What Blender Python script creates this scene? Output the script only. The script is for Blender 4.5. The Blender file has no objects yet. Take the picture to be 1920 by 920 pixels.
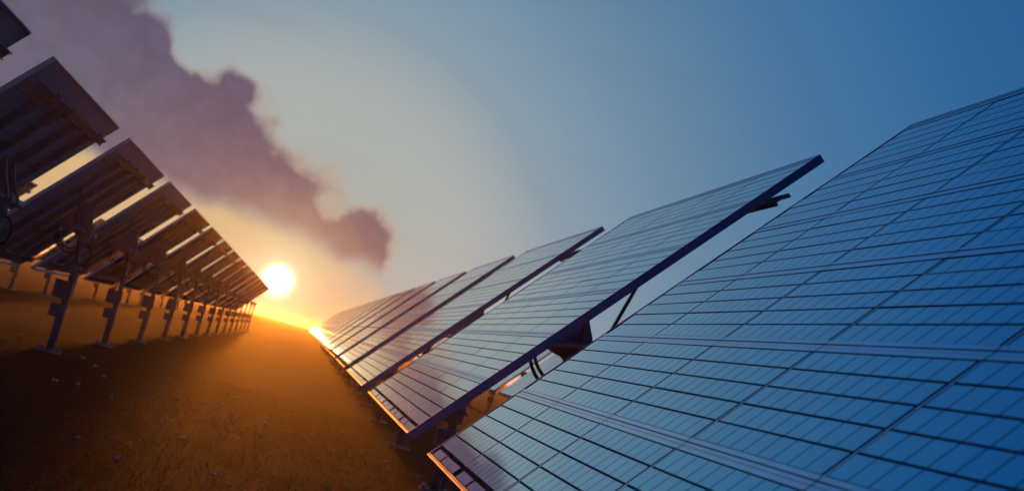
import bpy, math, random
from mathutils import Vector, Matrix
random.seed(7)
S = bpy.context.scene
COL = S.collection
R = math.radians

# ------------------------------------------------------------------ camera
CAM_Z = 3.038
cd = bpy.data.cameras.new('camera')
cam = bpy.data.objects.new('camera', cd); COL.objects.link(cam)
cd.sensor_width = 36.0
cd.lens = 36.0 * 2510.73 / 1920.0
cd.clip_start = 0.05; cd.clip_end = 6000
_r = Vector((0.95063139, -0.15407068, 0.26937369))
_u = Vector((-0.28085922, -0.05799191, 0.95799532))
_f = Vector((0.13197749, 0.98635651, 0.0984011))
M = Matrix((( _r.x, _u.x, -_f.x, 0), (_r.y, _u.y, -_f.y, 0), (_r.z, _u.z, -_f.z, CAM_Z), (0, 0, 0, 1)))
cam.matrix_world = M
cd.dof.use_dof = True
cd.dof.focus_distance = 13.0
cd.dof.aperture_fstop = 2.0
S.camera = cam

# ------------------------------------------------------------------ sun and sky
SUN = Vector((-0.0269282, 0.99929951, 0.02598789)).normalized()
ld = bpy.data.lights.new('sun', 'SUN'); ld.energy = 2.4; ld.angle = R(0.6); ld.color = (1.0, 0.27, 0.02)
sun = bpy.data.objects.new('sun', ld); COL.objects.link(sun)
sun.rotation_euler = SUN.to_track_quat('Z', 'Y').to_euler(); sun.location = (0, 40, 30)

def lin(c):
    return tuple(((v / 255) / 12.92 if v / 255 <= 0.04045 else ((v / 255 + 0.055) / 1.055) ** 2.4) for v in c)

world = bpy.data.worlds.new('World'); S.world = world; world.use_nodes = True
nt = world.node_tree; nt.nodes.clear()
def N(t, **k):
    n = nt.nodes.new(t)
    for a, b in k.items(): setattr(n, a, b)
    return n
def L(a, b): nt.links.new(a, b)
def val(sock, v):
    if hasattr(v, 'is_linked') or isinstance(v, bpy.types.NodeSocket): L(v, sock)
    else: sock.default_value = v
def mth(op, a, b=0.0, clamp=False):
    n = N('ShaderNodeMath', operation=op, use_clamp=clamp); val(n.inputs[0], a); val(n.inputs[1], b); return n.outputs[0]
def dot(a, v):
    n = N('ShaderNodeVectorMath', operation='DOT_PRODUCT'); L(a, n.inputs[0]); n.inputs[1].default_value = v; return n.outputs['Value']
def rng(a, lo, hi, t0=0.0, t1=1.0, smooth=True):
    n = N('ShaderNodeMapRange'); n.interpolation_type = 'SMOOTHSTEP' if smooth else 'LINEAR'
    val(n.inputs[0], a); n.inputs[1].default_value = lo; n.inputs[2].default_value = hi; n.inputs[3].default_value = t0; n.inputs[4].default_value = t1
    return n.outputs[0]
def ramp(fac, stops, top):
    n = N('ShaderNodeValToRGB'); n.color_ramp.interpolation = 'B_SPLINE'
    e = n.color_ramp.elements
    while len(e) < len(stops): e.new(0.5)
    for el, (p, c) in zip(e, stops): el.position = p / top; el.color = (*lin(c), 1)
    L(fac, n.inputs[0]); return n.outputs[0]
def mixc(f, a, b, mode='MIX'):
    n = N('ShaderNodeMix', data_type='RGBA', blend_type=mode); val(n.inputs[0], f)
    for s, v in ((n.inputs[6], a), (n.inputs[7], b)):
        if isinstance(v, tuple): s.default_value = (*v, 1)
        else: L(v, s)
    return n.outputs[2]
tc = N('ShaderNodeTexCoord'); D = tc.outputs['Generated']
ang = mth('MULTIPLY', mth('ARCCOSINE', mth('MINIMUM', dot(D, SUN), 0.999999)), 180 / math.pi)   # degrees from the sun
TOP = 90.0
fac = mth('DIVIDE', ang, TOP, True)
clear = ramp(fac, [(0, (176, 182, 164)), (2.5, (136, 160, 158)), (5, (150, 173, 173)), (8, (164, 177, 177)), (10, (152, 169, 175)), (11.7, (134, 159, 174)),
                   (17, (100, 139, 168)), (23, (66, 119, 164)), (30, (40, 102, 156)), (45, (6, 74, 140)), (90, (12, 54, 112))], TOP)
cloudc = ramp(fac, [(0, (184, 156, 118)), (2.5, (132, 114, 112)), (4.5, (92, 86, 108)), (7, (82, 80, 108)), (10, (82, 82, 113)),
                    (14, (92, 86, 110)), (25, (88, 83, 104)), (90, (56, 58, 84))], TOP)
warmc = ramp(fac, [(0, (190, 180, 140)), (4, (186, 172, 136)), (10, (228, 192, 136)), (20, (160, 126, 110)), (40, (80, 76, 96)), (90, (14, 54, 108))], TOP)
# cloud bank: a long low bank to the left of the sun with a ragged upper rim and a thin end near the sun
nz = N('ShaderNodeTexNoise'); nz.inputs['Scale'].default_value = 26; nz.inputs['Detail'].default_value = 3; nz.inputs['Roughness'].default_value = 0.5
L(D, nz.inputs['Vector'])
wob = mth('SUBTRACT', nz.outputs['Fac'], 0.5)
nz2 = N('ShaderNodeTexNoise'); nz2.inputs['Scale'].default_value = 60; nz2.inputs['Detail'].default_value = 4
L(D, nz2.inputs['Vector'])
wob2 = mth('SUBTRACT', nz2.outputs['Fac'], 0.5)
rim = mth('ADD', mth('ADD', dot(D, (-0.5072, 0.0847, -0.8576)), mth('MULTIPLY', wob, 0.045)), mth('MULTIPLY', wob2, 0.030))
low = mth('ADD', dot(D, (0.107, -0.0566, 0.9927)), mth('MULTIPLY', wob, 0.02))
def puff(c, r0, r1, amt):
    n = N('ShaderNodeVectorMath', operation='DISTANCE'); L(D, n.inputs[0]); n.inputs[1].default_value = Vector(c).normalized()
    return rng(n.outputs['Value'], r0, r1, amt, 0.0)
PUFFS = [((-0.128, 0.9771, 0.1699), 0.008, 0.030, -0.030), ((-0.0898, 0.9842, 0.1527), 0.004, 0.020, 0.018),
         ((0.0274, 0.9967, 0.0766), 0.006, 0.028, 0.018), ((-0.0073, 0.9963, 0.0862), 0.002, 0.018, -0.011), ((0.0695, 0.9962, 0.0517), 0.010, 0.030, -0.05)]
for p in PUFFS: rim = mth('ADD', rim, puff(*p))
left = rng(rim, -0.011, 0.015)
above = rng(low, -0.007, 0.012)
bank = mth('MULTIPLY', left, above)
under = mth('MULTIPLY', rng(rim, 0.0, 0.07), mth('SUBTRACT', 1.0, above))     # clear warm strip under the bank
# thin streaks elsewhere in the sky
vs = N('ShaderNodeVectorMath', operation='MULTIPLY'); L(D, vs.inputs[0]); vs.inputs[1].default_value = (3, 3, 14)
nz3 = N('ShaderNodeTexNoise'); nz3.inputs['Scale'].default_value = 2.6; nz3.inputs['Detail'].default_value = 4; L(vs.outputs[0], nz3.inputs['Vector'])
streak = mth('MULTIPLY', rng(nz3.outputs['Fac'], 0.52, 0.75), 0.06)
cv = N('ShaderNodeHueSaturation'); L(rng(nz2.outputs['Fac'], 0.3, 0.7, 0.90, 1.10), cv.inputs['Value']); L(cloudc, cv.inputs['Color']); cloudc = cv.outputs[0]
inner = rng(rim, 0.0, 0.09, 0.0, 0.30)                                  # the bank thins towards its lower side
col = mixc(streak, mixc(under, clear, warmc), cloudc)
col = mixc(mth('MULTIPLY', bank, mth('SUBTRACT', 1.0, mth('MULTIPLY', inner, 0.35))), col, cloudc)
edge = mth('MULTIPLY', mth('MULTIPLY', left, mth('SUBTRACT', 1.0, left)), mth('MULTIPLY', above, rng(ang, 3.0, 14.0, 1.1, 0.25)))
col = mixc(edge, col, lin((214, 192, 160)))                            # thin lit rim of the cloud
aure = rng(ang, 0.4, 2.6, 1.0, 0.0)
col = mixc(mth('MULTIPLY', aure, 0.15), col, lin((252, 226, 140)))
sky = N('ShaderNodeTexSky', sky_type='NISHITA'); sky.sun_disc = False
sky.sun_elevation = math.asin(SUN.z); sky.sun_rotation = math.atan2(SUN.x, SUN.y); sky.dust_density = 2.0; sky.air_density = 1.2
bg_sky = N('ShaderNodeBackground'); L(sky.outputs[0], bg_sky.inputs[0]); bg_sky.inputs[1].default_value = 0.004
bg = N('ShaderNodeBackground'); L(col, bg.inputs[0]); bg.inputs[1].default_value = 0.94
bg_sun = N('ShaderNodeBackground'); bg_sun.inputs[0].default_value = (1, 0.9, 0.66, 1); 
core = mth('MULTIPLY', mth('EXPONENT', mth('MULTIPLY', mth('POWER', mth('DIVIDE', ang, 0.40), 2.0), -1.0)), 9.0)
halo = mth('MULTIPLY', mth('EXPONENT', mth('DIVIDE', ang, -1.1)), 0.5)
L(mth('ADD', core, halo), bg_sun.inputs[1])
a1 = N('ShaderNodeAddShader'); a2 = N('ShaderNodeAddShader'); wo = N('ShaderNodeOutputWorld')
L(bg_sky.outputs[0], a1.inputs[0]); L(bg.outputs[0], a1.inputs[1]); L(a1.outputs[0], a2.inputs[0]); L(bg_sun.outputs[0], a2.inputs[1]); L(a2.outputs[0], wo.inputs[0])

S.view_settings.view_transform = 'Standard'; S.view_settings.look = 'None'
S.view_settings.exposure = 0; S.view_settings.gamma = 1; S.view_settings.use_curve_mapping = False
S.render.engine = 'CYCLES'
S.cycles.use_denoising = True
S.cycles.max_bounces = 6; S.cycles.volume_bounces = 1; S.cycles.sample_clamp_indirect = 4

# ------------------------------------------------------------------ materials
def mat(name, base, rough=0.5, metal=0.0, var=0.15, scale=6.0, bump=0.0, bscale=60.0, objvar=0.0, spec=0.5, dirt=None):
    m = bpy.data.materials.new(name); m.use_nodes = True
    t = m.node_tree; b = t.nodes['Principled BSDF']
    tcn = t.nodes.new('ShaderNodeTexCoord')
    no = t.nodes.new('ShaderNodeTexNoise'); no.inputs['Scale'].default_value = scale; no.inputs['Detail'].default_value = 6
    t.links.new(tcn.outputs['Object'], no.inputs['Vector'])
    mx = t.nodes.new('ShaderNodeMix'); mx.data_type = 'RGBA'
    d = dirt or tuple(c * (1 - var * 2) for c in base)
    mx.inputs[6].default_value = (*d, 1); mx.inputs[7].default_value = (*[min(1, c * (1 + var)) for c in base], 1)
    mr = t.nodes.new('ShaderNodeMapRange'); mr.inputs[1].default_value = 0.3; mr.inputs[2].default_value = 0.65
    t.links.new(no.outputs['Fac'], mr.inputs[0]); t.links.new(mr.outputs[0], mx.inputs[0])
    out = mx.outputs[2]
    if objvar:
        oi = t.nodes.new('ShaderNodeObjectInfo'); hv = t.nodes.new('ShaderNodeHueSaturation')
        m2 = t.nodes.new('ShaderNodeMapRange'); m2.inputs[3].default_value = 1 - objvar; m2.inputs[4].default_value = 1 + objvar
        t.links.new(oi.outputs['Random'], m2.inputs[0]); t.links.new(m2.outputs[0], hv.inputs['Value']); t.links.new(out, hv.inputs['Color']); out = hv.outputs[0]
    t.links.new(out, b.inputs['Base Color'])
    b.inputs['Metallic'].default_value = metal
    rr = t.nodes.new('ShaderNodeMapRange'); rr.inputs[3].default_value = rough * 0.8; rr.inputs[4].default_value = min(1, rough * 1.25)
    t.links.new(no.outputs['Fac'], rr.inputs[0]); t.links.new(rr.outputs[0], b.inputs['Roughness'])
    b.inputs['Specular IOR Level'].default_value = spec
    if bump:
        n2 = t.nodes.new('ShaderNodeTexNoise'); n2.inputs['Scale'].default_value = bscale; n2.inputs['Detail'].default_value = 5
        t.links.new(tcn.outputs['Object'], n2.inputs['Vector'])
        bp = t.nodes.new('ShaderNodeBump'); bp.inputs['Strength'].default_value = bump; bp.inputs['Distance'].default_value = 0.02
        t.links.new(n2.outputs['Fac'], bp.inputs['Height']); t.links.new(bp.outputs[0], b.inputs['Normal'])
    return m

def cell_mat():
    m = mat('solar_cell_glass', (0.055, 0.43, 0.70), rough=0.045, metal=0.92, var=0.04, scale=2.2, objvar=0.03)
    t = m.node_tree; b = t.nodes['Principled BSDF']
    src = b.inputs['Base Color'].links[0].from_socket
    tcn = t.nodes.new('ShaderNodeTexCoord')
    w = t.nodes.new('ShaderNodeTexWave'); w.wave_type = 'BANDS'; w.bands_direction = 'Y'; w.inputs['Scale'].default_value = 14; w.inputs['Distortion'].default_value = 0.4
    t.links.new(tcn.outputs['Object'], w.inputs['Vector'])
    mr = t.nodes.new('ShaderNodeMapRange'); mr.inputs[3].default_value = 0.94; mr.inputs[4].default_value = 1.0
    t.links.new(w.outputs['Fac'], mr.inputs[0])
    mx = t.nodes.new('ShaderNodeMix'); mx.data_type = 'RGBA'; mx.blend_type = 'MULTIPLY'; mx.inputs[0].default_value = 1
    t.links.new(src, mx.inputs[6]); t.links.new(mr.outputs[0], mx.inputs[7])
    # a thin film of dust, uneven over the whole row
    ge = t.nodes.new('ShaderNodeNewGeometry'); dn = t.nodes.new('ShaderNodeTexNoise'); dn.inputs['Scale'].default_value = 1.1; dn.inputs['Detail'].default_value = 8; dn.inputs['Roughness'].default_value = 0.62
    t.links.new(ge.outputs['Position'], dn.inputs['Vector'])
    d1 = t.nodes.new('ShaderNodeMapRange'); d1.inputs[1].default_value = 0.42; d1.inputs[2].default_value = 0.72; d1.inputs[3].default_value = 0.0; d1.inputs[4].default_value = 0.16
    t.links.new(dn.outputs['Fac'], d1.inputs[0])
    m3 = t.nodes.new('ShaderNodeMix'); m3.data_type = 'RGBA'; m3.inputs[7].default_value = (0.16, 0.40, 0.55, 1)
    t.links.new(d1.outputs[0], m3.inputs[0]); t.links.new(mx.outputs[2], m3.inputs[6]); t.links.new(m3.outputs[2], b.inputs['Base Color'])
    d2 = t.nodes.new('ShaderNodeMapRange'); d2.inputs[1].default_value = 0.35; d2.inputs[2].default_value = 0.75; d2.inputs[3].default_value = 0.03; d2.inputs[4].default_value = 0.10
    t.links.new(dn.outputs['Fac'], d2.inputs[0]); t.links.new(d2.outputs[0], b.inputs['Roughness'])
    return m

MT = dict(
    cell=cell_mat(),
    back=mat('module_backing', (0.002, 0.050, 0.150), rough=0.9, var=0.2, scale=4, spec=0.0),
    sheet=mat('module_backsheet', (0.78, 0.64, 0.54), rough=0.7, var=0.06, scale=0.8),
    alu=mat('anodised_aluminium', (0.24, 0.50, 0.76), rough=0.2, metal=0.9, var=0.08, scale=3, bump=0.04),
    frame=mat('blue_lit_frame', (0.09, 0.20, 0.40), rough=0.6, metal=0.0, var=0.1, scale=2, spec=0.15),  # blue cast of the sky light is put into this colour
    steel=mat('galvanised_steel', (0.24, 0.23, 0.24), rough=0.5, metal=0.5, var=0.12, scale=4, bump=0.08),
    dark=mat('blue_lit_steel', (0.14, 0.22, 0.38), rough=0.55, metal=0.0, var=0.15, scale=5),  # steel with blue skylight mixed into its base colour
    tab=mat('blue_tab', (0.20, 0.30, 0.72), rough=0.035, metal=0.95, var=0.06),
    beam=mat('weathered_beam', (0.30, 0.26, 0.24), rough=0.6, metal=0.1, var=0.12, scale=3),
    box=mat('painted_cabinet', (0.30, 0.24, 0.23), rough=0.45, var=0.15, scale=8),
    galv=mat('galvanised_post', (0.30, 0.24, 0.21), rough=0.5, metal=0.3, var=0.12, scale=4, bump=0.05),
    rubber=mat('black_cable', (0.012, 0.012, 0.014), rough=0.6),
    concrete=mat('concrete', (0.34, 0.32, 0.30), rough=0.9, var=0.25, scale=9, bump=0.4),
    petal=mat('white_petal', (0.62, 0.58, 0.62), rough=0.7, var=0.1),
    stem=mat('green_stem', (0.05, 0.08, 0.025), rough=0.8),
    twig=mat('dry_twig', (0.36, 0.32, 0.28), rough=0.9, var=0.2),
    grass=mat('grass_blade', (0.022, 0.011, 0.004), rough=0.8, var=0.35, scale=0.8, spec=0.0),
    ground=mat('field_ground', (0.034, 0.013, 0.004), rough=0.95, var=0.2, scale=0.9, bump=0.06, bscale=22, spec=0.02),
)

# ------------------------------------------------------------------ mesh helpers
class MB:
    def __init__(s): s.v = []; s.f = []
    def box(s, x0, x1, y0, y1, z0, z1, skip=()):
        n = len(s.v)
        s.v += [(x0, y0, z0), (x1, y0, z0), (x1, y1, z0), (x0, y1, z0), (x0, y0, z1), (x1, y0, z1), (x1, y1, z1), (x0, y1, z1)]
        for k, f in (('b', (3, 2, 1, 0)), ('t', (4, 5, 6, 7)), ('y0', (0, 1, 5, 4)), ('x1', (1, 2, 6, 5)), ('y1', (2, 3, 7, 6)), ('x0', (3, 0, 4, 7))):
            if k not in skip: s.f.append(tuple(n + i for i in f))
        return s
    def cyl(s, a, b, ra, rb=None, n=12, cap=True):
        rb = ra if rb is None else rb
        a = Vector(a); b = Vector(b); d = (b - a).normalized()
        u = d.orthogonal().normalized(); w = d.cross(u); k = len(s.v)
        for i in range(n):
            c = u * math.cos(2 * math.pi * i / n) + w * math.sin(2 * math.pi * i / n)
            s.v.append(tuple(a + c * ra)); s.v.append(tuple(b + c * rb))
        for i in range(n):
            j = (i + 1) % n
            s.f.append((k + 2 * i, k + 2 * j, k + 2 * j + 1, k + 2 * i + 1))
        if cap:
            s.f.append(tuple(k + 2 * i for i in reversed(range(n)))); s.f.append(tuple(k + 2 * i + 1 for i in range(n)))
        return s
    def tube(s, pts, r, n=6):
        for a, b in zip(pts, pts[1:]): s.cyl(a, b, r, n=n)
        return s
    def prism(s, poly, y0, y1):                                       # polygon in x,z extruded along y
        k = len(s.v); m = len(poly)
        s.v += [(x, y0, z) for x, z in poly] + [(x, y1, z) for x, z in poly]
        s.f.append(tuple(k + i for i in range(m))); s.f.append(tuple(k + m + i for i in reversed(range(m))))
        for i in range(m):
            j = (i + 1) % m
            s.f.append((k + j, k + i, k + m + i, k + m + j))
        return s
    def mesh(s, name, m, smooth=False):
        me = bpy.data.meshes.new(name); me.from_pydata(s.v, [], s.f); me.update()
        me.materials.append(MT[m])
        if smooth:
            for p in me.polygons: p.use_smooth = len(p.vertices) == 4
        return me
def put(name, me, parent=None, loc=(0, 0, 0), rot=(0, 0, 0)):
    o = bpy.data.objects.new(name, me); COL.objects.link(o); o.location = loc; o.rotation_euler = rot
    if parent: o.parent = parent
    return o
def tag(o, label=None, cat=None, group=None, kind=None):
    for k, v in (('label', label), ('category', cat), ('group', group), ('kind', kind)):
        if v: o[k] = v
    return o

# ------------------------------------------------------------------ setting: ground
def ground():
    n = 90; v = []; f = []
    def g(i): 
        t = i / n * 2 - 1
        return math.copysign(abs(t) ** 2.6, t) * 1300
    from mathutils import noise
    for j in range(n + 1):
        for i in range(n + 1):
            x, y = g(i), g(j) + 30
            z = 0.012 * noise.noise((x * 0.25, y * 0.25, 0)) if max(abs(x), abs(y)) < 400 else 0
            v.append((x, y, z - 0.03))
    for j in range(n):
        for i in range(n):
            a = j * (n + 1) + i; f.append((a, a + 1, a + n + 2, a + n + 1))
    me = bpy.data.meshes.new('ground'); me.from_pydata(v, [], f); me.materials.append(MT['ground'])
    for p in me.polygons: p.use_smooth = True
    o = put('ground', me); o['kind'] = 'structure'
ground()

def grass():
    mb = MB()
    for _ in range(75000):
        y = 13 + 42 * random.random() ** 1.6
        x = random.uniform(-15, 5.5) * (0.35 + y / 60)
        h = random.uniform(-0.01, 0.028); w = random.uniform(0.004, 0.010); a = random.uniform(0, 6.28)
        lx, ly = random.gauss(0, 0.03), random.gauss(0, 0.03); k = len(mb.v)
        c, s = math.cos(a) * w, math.sin(a) * w
        mb.v += [(x - c, y - s, -0.06), (x + c, y + s, -0.06), (x + lx, y + ly, h)]
        mb.f.append((k, k + 1, k + 2))
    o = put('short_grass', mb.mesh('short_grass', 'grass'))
    tag(o, 'short dark brown grass covering the ground between the rows', 'grass', kind='stuff')
grass()

# ------------------------------------------------------------------ solar tables
TILT = R(49.208); W = 6.0; LEN = 9.5465; GAP = 2.4904; PER = LEN + GAP
CT, ST = math.cos(TILT), math.sin(TILT)
COLW = (LEN - 0.06) / 5; X0 = -3 + 0.15; ROWH = (3 - 0.03 - X0) / 6
BAR = 0.105; CH = (ROWH - BAR) / 5; CLEN = COLW - 0.055
def cell_mb(mb, ox=0, oy=0, oz=0, n=9):
    p = CLEN / n
    for k in range(n):
        mb.box(ox + 0.0085, ox + CH - 0.0085, oy + k * p + 0.0058, oy + (k + 1) * p - 0.0058, oz - 0.006, oz, skip=('b',))
    return mb
def dark_walls(me):                                                  # only the glass face is glass; the cell's cut edges are dark
    me.materials.append(MT['back'])
    for p in me.polygons: p.material_index = 0 if p.normal.z > 0.5 else 1
    return me
CELL = dark_walls(cell_mb(MB()).mesh('cell', 'cell'))
MODB = MB().box(0, ROWH - 0.006, 0, COLW - 0.006, -0.022, -0.007).mesh('module', 'back')
MODU = MB().box(0.004, ROWH - 0.012, 0.004, COLW - 0.012, -0.04, -0.0225).mesh('backsheet', 'sheet')
EDGE = MB().box(0, ROWH - BAR, 0.0, 0.019, -0.007, -0.001, skip=('b',)).mesh('edge_strip', 'alu')
_rb = MB()
for a, b, z in ((0.0, 0.034, 0.004), (0.040, 0.066, 0.001), (0.072, BAR, 0.005)): _rb.box(a, b, 0.006, COLW - 0.010, -0.007, z, skip=('b',))
RAIL = _rb.mesh('clamp_rail', 'alu')
ALLC = MB()
for k in range(5): cell_mb(ALLC, k * CH, 0, 0)
ALLC = dark_walls(ALLC.mesh('cells', 'cell'))
# far tables: every cell of the table in one mesh, without the fine strips
FARC = MB()
for i in range(6):
    for j in range(5):
        for k in range(5):
            x = X0 + i * ROWH + k * CH; y = -LEN / 2 + 0.03 + j * COLW + 0.042
            FARC.box(x + 0.012, x + CH - 0.012, y, y + CLEN, -0.012, 0, skip=('b',))
FARC = dark_walls(FARC.mesh('cells', 'cell'))
FARB = MB().box(-2.98, 2.98, -LEN / 2 + 0.03, LEN / 2 - 0.03, -0.04, -0.014).mesh('panel', 'back')
_fr = MB()
for i in range(6):
    for j in range(5):
        x = X0 + (i + 1) * ROWH - BAR; y = -LEN / 2 + 0.03 + j * COLW
        _fr.box(x, x + BAR, y + 0.006, y + COLW - 0.01, -0.014, 0.004, skip=('b',))
FARR = _fr.mesh('clamp_rails', 'alu')
T = 0.10
FRAME = [MB().box(-3, 3, -LEN / 2, -LEN / 2 + 0.03, -T, 0.006), MB().box(-3, 3, LEN / 2 - 0.03, LEN / 2, -T, 0.006),
         MB().box(-3, -2.975, -LEN / 2 + 0.0305, LEN / 2 - 0.0305, -T, 0.006), MB().box(2.975, 3, -LEN / 2 + 0.0305, LEN / 2 - 0.0305, -T, 0.006)]
FRAME, FRAME_L = [m.mesh('frame_side', 'frame') for m in FRAME], [m.mesh('frame_side', 'sheet') for m in FRAME]  # same frame twice: only the right-row copies carry the painted blue light
BEAMY = [-LEN / 2 + LEN * s for s in (0.22, 0.43, 0.64, 0.85)]
_b = MB().box(-2.42, 2.42, -0.09, 0.09, -0.17, -0.042).box(-2.42, 2.42, -0.13, 0.13, -0.205, -0.172)
BEAM = _b.mesh('beam', 'beam')
_p = MB().box(-0.11, 0.11, -LEN / 2 + 0.30, LEN / 2 - 0.05, -0.225, -0.207).box(-0.11, -0.085, -LEN / 2 + 0.30, LEN / 2 - 0.05, -0.262, -0.2255).box(0.085, 0.11, -LEN / 2 + 0.30, LEN / 2 - 0.05, -0.262, -0.2255)
PURLIN = _p.mesh('purlin', 'galv')
BRK = MB().box(-0.16, 0.16, -0.11, 0.11, -0.285, -0.264).box(-0.16, -0.125, -0.11, 0.11, -0.2635, -0.206).box(0.125, 0.16, -0.11, 0.11, -0.2635, -0.206).mesh('bracket', 'steel')
PB = 0.933; PY = 0.516
TUBE = MB().cyl((0, PY - 2.3, -PB), (0, PY + 1.7, -PB), 0.105, n=20).mesh('torque_tube', 'steel', True)
SADDLE = MB().prism([(-0.62, -0.21), (-0.36, -0.62), (-0.24, -0.90), (-0.14, -1.06), (0.14, -1.06), (0.24, -0.90), (0.36, -0.62), (0.62, -0.21)], -0.03, 0.03)
SADDLE, SADDLE_L = SADDLE.mesh('saddle_plate', 'dark'), SADDLE.mesh('saddle_plate', 'steel')  # one plate in two colours: skylight tint on the right, plain steel left
def strut(x0, y0, x1, y1): return MB().cyl((x0, y0, -PB + 0.05), (x1, y1, -0.205), 0.028, n=8).mesh('strut', 'steel', True)
STRUT = [strut(0.0, PY - 0.55, 0.55, BEAMY[1]), strut(0.0, PY - 0.55, -0.55, BEAMY[1]), strut(0, PY + 1.2, 0.6, BEAMY[2]), strut(0, PY + 1.2, -0.6, BEAMY[2]),
         strut(0, PY - 2.1, 0.9, BEAMY[0]), strut(0, PY - 2.1, -0.9, BEAMY[0])]
CAB = []
for q in range(2):
    pts = [(-0.45 - 0.10 * q + 0.30 * math.cos(a), PY - 0.75 - 0.05 * q, -0.85 - 0.05 * q + (0.42 + 0.06 * q) * math.sin(a)) for a in [R(120 + 17 * k) for k in range(15)]]
    CAB.append(MB().tube(pts, 0.028).mesh('cable', 'rubber', True))
TABS = [MB().box(-2.965, -2.885, 0, w, -0.0069, 0.001, skip=('b',)).mesh('edge_tab', 'tab') for w in (0.95, 0.62)]
LIP = MB().box(-3.010, -3.0003, -LEN / 2, LEN / 2, -0.03, 0.0105).mesh('lip', 'steel')

def table(xc, yc, zc, label, detail, group):
    root = put('solar_table', None, None, (xc, yc, zc), (0, -TILT + R(random.gauss(0, 0.05)), R(random.gauss(0, 0.03))))
    root.empty_display_size = 0.5
    tag(root, label, 'solar panel', group)
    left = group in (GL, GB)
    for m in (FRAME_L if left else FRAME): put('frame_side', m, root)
    put('lip', LIP, root)
    if detail >= 2:
        for i in range(6):
            for j in range(5):
                x, y = X0 + i * ROWH, -LEN / 2 + 0.03 + j * COLW
                mo = put('module', MODB, root, (x, y, 0))
                put('backsheet', MODU, mo)
                if detail == 2:                                       # seen from behind only
                    tag(put('cells', ALLC, mo, (0, 0.042, 0)), kind='stuff'); 
                    put('clamp_rail', RAIL, root, (x + ROWH - BAR, y, 0))
                    continue
                put('edge_strip', EDGE, mo, (0, 0, 0))
                if detail == 4:
                    for k in range(5):
                        put('cell', CELL, mo, (k * CH, 0.042, 0), (R(random.gauss(0, 0.04)), R(random.gauss(0, 0.04)), 0))
                else:
                    tag(put('cells', ALLC, mo, (0, 0.042, 0), (R(random.gauss(0, 0.03)), R(random.gauss(0, 0.03)), 0)), kind='stuff')
                put('clamp_rail', RAIL, root, (x + ROWH - BAR, y, 0))
                if detail == 4 and i == 0:
                    put('edge_tab', TABS[0], root, (0, y + 0.06, 0)); put('edge_tab', TABS[1], root, (0, y + 1.10, 0))
    else:
        p = put('panel', FARB, root); tag(put('cells', FARC, p), kind='stuff'); tag(put('clamp_rails', FARR, p), kind='stuff')
    if detail == 0: return root
    for y in BEAMY:
        b = put('beam', BEAM, root, (0, y, 0))
        if detail >= 2:
            for x in (-2.4, 2.4): put('bracket', BRK, b, (x, 0, 0))
    for x in (-2.4, 2.4): put('purlin', PURLIN, root, (x, 0, 0))
    put('torque_tube', TUBE, root)
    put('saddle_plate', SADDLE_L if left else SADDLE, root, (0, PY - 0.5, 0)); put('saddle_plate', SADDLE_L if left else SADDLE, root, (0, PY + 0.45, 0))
    for m in STRUT: put('strut', m, root)
    for m in CAB: put('cable', m, root)
    return root

# ------------------------------------------------------------------ tracker posts
def post_meshes(h):
    d = {}
    d['shaft'] = MB().cyl((0, 0, 0.05), (0, 0, 1.55), 0.135, n=16).cyl((0, 0, 1.55), (0, 0, h - 0.2), 0.105, n=16).mesh('shaft', 'galv', True)
    d['collar'] = MB().cyl((0, 0, -0.02), (0, 0, 0.02), 0.15, n=16).mesh('collar', 'dark', True)
    d['base_plate'] = MB().box(-0.36, 0.36, -0.24, 0.24, -0.06, 0.05).mesh('base_plate', 'concrete')
    d['foot_bolt'] = MB().cyl((0, 0, 0.05), (0, 0, 0.13), 0.035, n=6).mesh('foot_bolt', 'alu')
    d['control_box'] = MB().box(-0.40, 0.17, -0.34, -0.10, -0.28, 0.28).box(-0.43, 0.20, -0.36, -0.09, 0.2805, 0.305).mesh('control_box', 'box')
    d['box_door'] = MB().box(-0.36, 0.13, -0.352, -0.3402, -0.24, 0.24).box(0.08, 0.11, -0.368, -0.3522, -0.05, 0.05).mesh('box_door', 'box')
    d['small_box'] = MB().box(-0.34, 0.15, -0.30, -0.10, -0.20, 0.20).box(-0.36, 0.17, -0.315, -0.09, 0.2005, 0.22).mesh('small_box', 'box')
    d['drive_head'] = MB().cyl((0, -0.30, h), (0, 0.30, h), 0.19, n=20).cyl((0, -0.33, h), (0, -0.30, h), 0.24, n=20).cyl((0, 0.30, h), (0, 0.33, h), 0.24, n=20).cyl((0, 0, h - 0.45), (0, 0, h - 0.12), 0.16, 0.14, n=16).mesh('drive_head', 'galv', True)
    pts = [(0.16 + 0.22 * math.sin(a), -0.1, h - 0.75 + 0.34 * math.cos(a)) for a in [R(12 * k) for k in range(24)]]
    d['cable'] = MB().tube(pts, 0.03).mesh('cable', 'rubber', True)
    return d
def post(x, y, pm, label, group, detail):
    root = put('tracker_post', None, None, (x, y, 0.0), (R(random.gauss(0, 0.25)), R(random.gauss(0, 0.25)), R(random.gauss(0, 1.5)))); root.empty_display_size = 0.3
    tag(root, label, 'post', group)
    put('shaft', pm['shaft'], root); bp = put('base_plate', pm['base_plate'], root); put('drive_head', pm['drive_head'], root)
    cb = put('control_box', pm['control_box'], root, (0, 0, 2.02)); put('small_box', pm['small_box'], root, (0, 0, 1.32))
    if detail:
        for sx in (-0.28, 0.28):
            for sy in (-0.17, 0.17): put('foot_bolt', pm['foot_bolt'], bp, (sx, sy, 0))
        for z in (0.35, 0.75, 1.55): put('collar', pm['collar'], root, (0, 0, z))
        put('box_door', pm['box_door'], cb); put('cable', pm['cable'], root)

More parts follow.
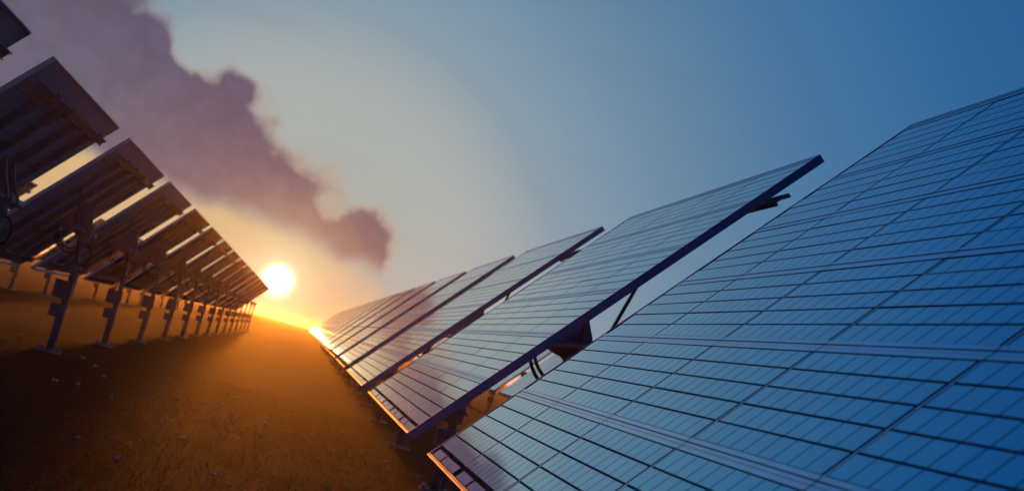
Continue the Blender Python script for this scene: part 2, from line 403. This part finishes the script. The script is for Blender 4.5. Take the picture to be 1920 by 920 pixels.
ORD = ['nearest', 'second', 'third', 'fourth', 'fifth', 'sixth', 'seventh', 'eighth', 'ninth', 'tenth', 'eleventh', 'twelfth', 'thirteenth', 'fourteenth', 'fifteenth',
       'sixteenth', 'seventeenth', 'eighteenth', 'nineteenth', 'twentieth', 'twenty-first', 'twenty-second', 'twenty-third', 'twenty-fourth']
XR, ZR = 3.458, 4.440
XL, ZL = -8.285, 4.610
PR = post_meshes(ZR - PB * CT); PL = post_meshes(ZL - PB * CT)
GR, GL, GB = 'solar tables of the right row', 'solar tables of the left row', 'solar tables of the row behind the left one'
near_r = ['nearest solar table on the right, cut off by the right frame edge',
          'solar table right behind the nearest one, thick dark near edge, fully in view',
          'third solar table of the right row, upper corner above the hazy far ones']
for k in range(20):
    yc = 12.956 - LEN / 2 + k * PER
    lab = near_r[k] if k < 3 else ORD[k] + ' solar table of the right row counted from the camera, blue glass side showing'
    table(XR, yc, ZR, lab, 4 if k < 3 else (3 if k < 5 else (1 if k < 10 else 0)), GR)
    post(XR + PB * ST, yc + PY, PR, 'steel post with two boxes under the ' + ORD[k] + ' solar table of the right row', 'posts of the right row', k < 4)
near_l = ['solar table back cut off by the top left corner of the picture', 'dark underside of a solar table at the left edge, steel beams and purlin visible',
          'solar table back below the left edge one, first to blur, bright strip above and below']
for k in range(16):
    yc = 25.48 - LEN / 2 + k * PER
    lab = near_l[k] if k < 3 else ORD[k] + ' solar table of the left row counted from the camera, dark back showing'
    table(XL, yc, ZL, lab, 2 if k < 4 else (1 if k < 10 else 0), GL)
    post(XL + PB * ST, yc + PY, PL, 'steel post with two boxes under the ' + ORD[k] + ' solar table of the left row', 'posts of the left row', k < 4)
XB = XL - 11.74
for k in range(16):
    yc = 62 - LEN / 2 + k * PER
    table(XB, yc, ZL, ORD[k] + ' visible solar table of the farther row behind the left row', 1 if k < 6 else 0, GB)
    post(XB + PB * ST, yc + PY, PL, 'dim post under the ' + ORD[k] + ' solar table of the farther left row', 'posts of the farther left row', False)

XQ = XR + 11.74
for k in range(12):
    yc = 38 - LEN / 2 + k * PER
    table(XQ, yc, ZR, ORD[k] + ' visible solar table of the farther row behind the right row', 0, 'solar tables of the row behind the right one')
    post(XQ + PB * ST, yc + PY, PR, 'dim post under the ' + ORD[k] + ' solar table of the farther right row', 'posts of the farther right row', False)

# ------------------------------------------------------------------ small things on the ground
FL = [(-5.74, 42.89), (-4.96, 39.58), (-4.96, 34.84), (-3.87, 33.91), (-3.19, 24.42), (-1.72, 29.05), (-2.32, 31.99), (-2.81, 39.19), (-1.66, 41.37),
      (-1.44, 46.19), (-1.17, 37.16), (-2.31, 23.17), (-0.74, 24.33), (-7.72, 39.89), (-8.98, 47.33), (-10.12, 49.93), (-5.4, 34.21), (-5.63, 47.97),
      (-6.4, 44.84), (-0.22, 38.61), (-0.3, 34.29), (1.65, 35.68), (2.16, 43.37), (0.99, 27.49), (2.97, 31.54), (3.19, 36.72)]
def petal_mesh():
    mb = MB()
    for ring in range(5):
        a = ring * 1.2566
        c = Vector((math.cos(a), math.sin(a), 0)); s = Vector((-math.sin(a), math.cos(a), 0)); k = len(mb.v)
        mb.v += [tuple(v) for v in ((0, 0, 0), c * .022 + s * .014 + Vector((0, 0, .010)), c * .042 + Vector((0, 0, .016)), c * .022 - s * .014 + Vector((0, 0, .010)))]
        mb.f.append((k, k + 1, k + 2, k + 3))
    return mb.mesh('blossom', 'petal')
BL = petal_mesh()
STEM = MB().tube([(0, 0, -0.08), (0.006, 0.004, 0.04), (0.0, 0.0, 0.105)], 0.004, 5).mesh('stem', 'stem')
for i, (x, y) in enumerate(sorted(FL, key=lambda p: p[0] ** 2 + p[1] ** 2)[:24]):
    root = put('ground_flower', None, None, (x, y, 0.0)); root.empty_display_size = 0.05
    tag(root, 'small white flower cluster on the dark ground, ' + (ORD[i] + ' nearest' if i else 'nearest') + ' to the camera', 'flower', 'white flowers scattered on the ground')
    for q in range(random.choice((2, 3, 3))):
        ox, oy = random.uniform(-.07, .07), random.uniform(-.05, .05)
        st = put('stem', STEM, root, (ox, oy, 0))
        put('blossom', BL, st, (0, 0, 0.10), (R(random.uniform(20, 60)), R(random.uniform(-25, 25)), random.uniform(0, 6)))
TW = [(-2.41, 25.74), (-2.75, 25.93), (-1.86, 29.65), (-0.82, 32.6), (-1.2, 37.14)]
for i, (x, y) in enumerate(sorted(TW, key=lambda p: p[0] ** 2 + p[1] ** 2)):
    a0 = random.uniform(-0.5, 0.5); ln = random.uniform(0.18, 0.34)
    pts = [(ln * (k / 6 - .5), 0.05 * math.sin(k * 1.1 + i), 0.03 + 0.06 * math.sin(k * 0.55)) for k in range(7)]
    o = put('dry_twig', MB().tube(pts, 0.006, 5).mesh('dry_twig', 'twig'), None, (x, y, 0.02), (0, 0, a0))
    tag(o, 'thin pale curved dry twig on the dark ground, ' + (ORD[i] + ' nearest' if i else 'nearest') + ' to the camera', 'twig', 'dry twigs on the ground')

# ------------------------------------------------------------------ haze
hm = bpy.data.materials.new('evening_haze'); hm.use_nodes = True
ht = hm.node_tree; ht.nodes.clear()
ho = ht.nodes.new('ShaderNodeOutputMaterial'); hv = ht.nodes.new('ShaderNodeVolumePrincipled')
hv.inputs['Color'].default_value = (1.0, 0.90, 0.76, 1); hv.inputs['Density'].default_value = 0.00019; hv.inputs['Anisotropy'].default_value = 0.85
ht.links.new(hv.outputs[0], ho.inputs['Volume'])
hb = MB().box(-1320, 1320, -1300, 1350, -1.1, 7.05)
me = bpy.data.meshes.new('haze'); me.from_pydata(hb.v, [], hb.f); me.materials.append(hm)
o = put('haze', me); tag(o, 'warm evening haze glowing towards the low sun', 'haze', kind='stuff')
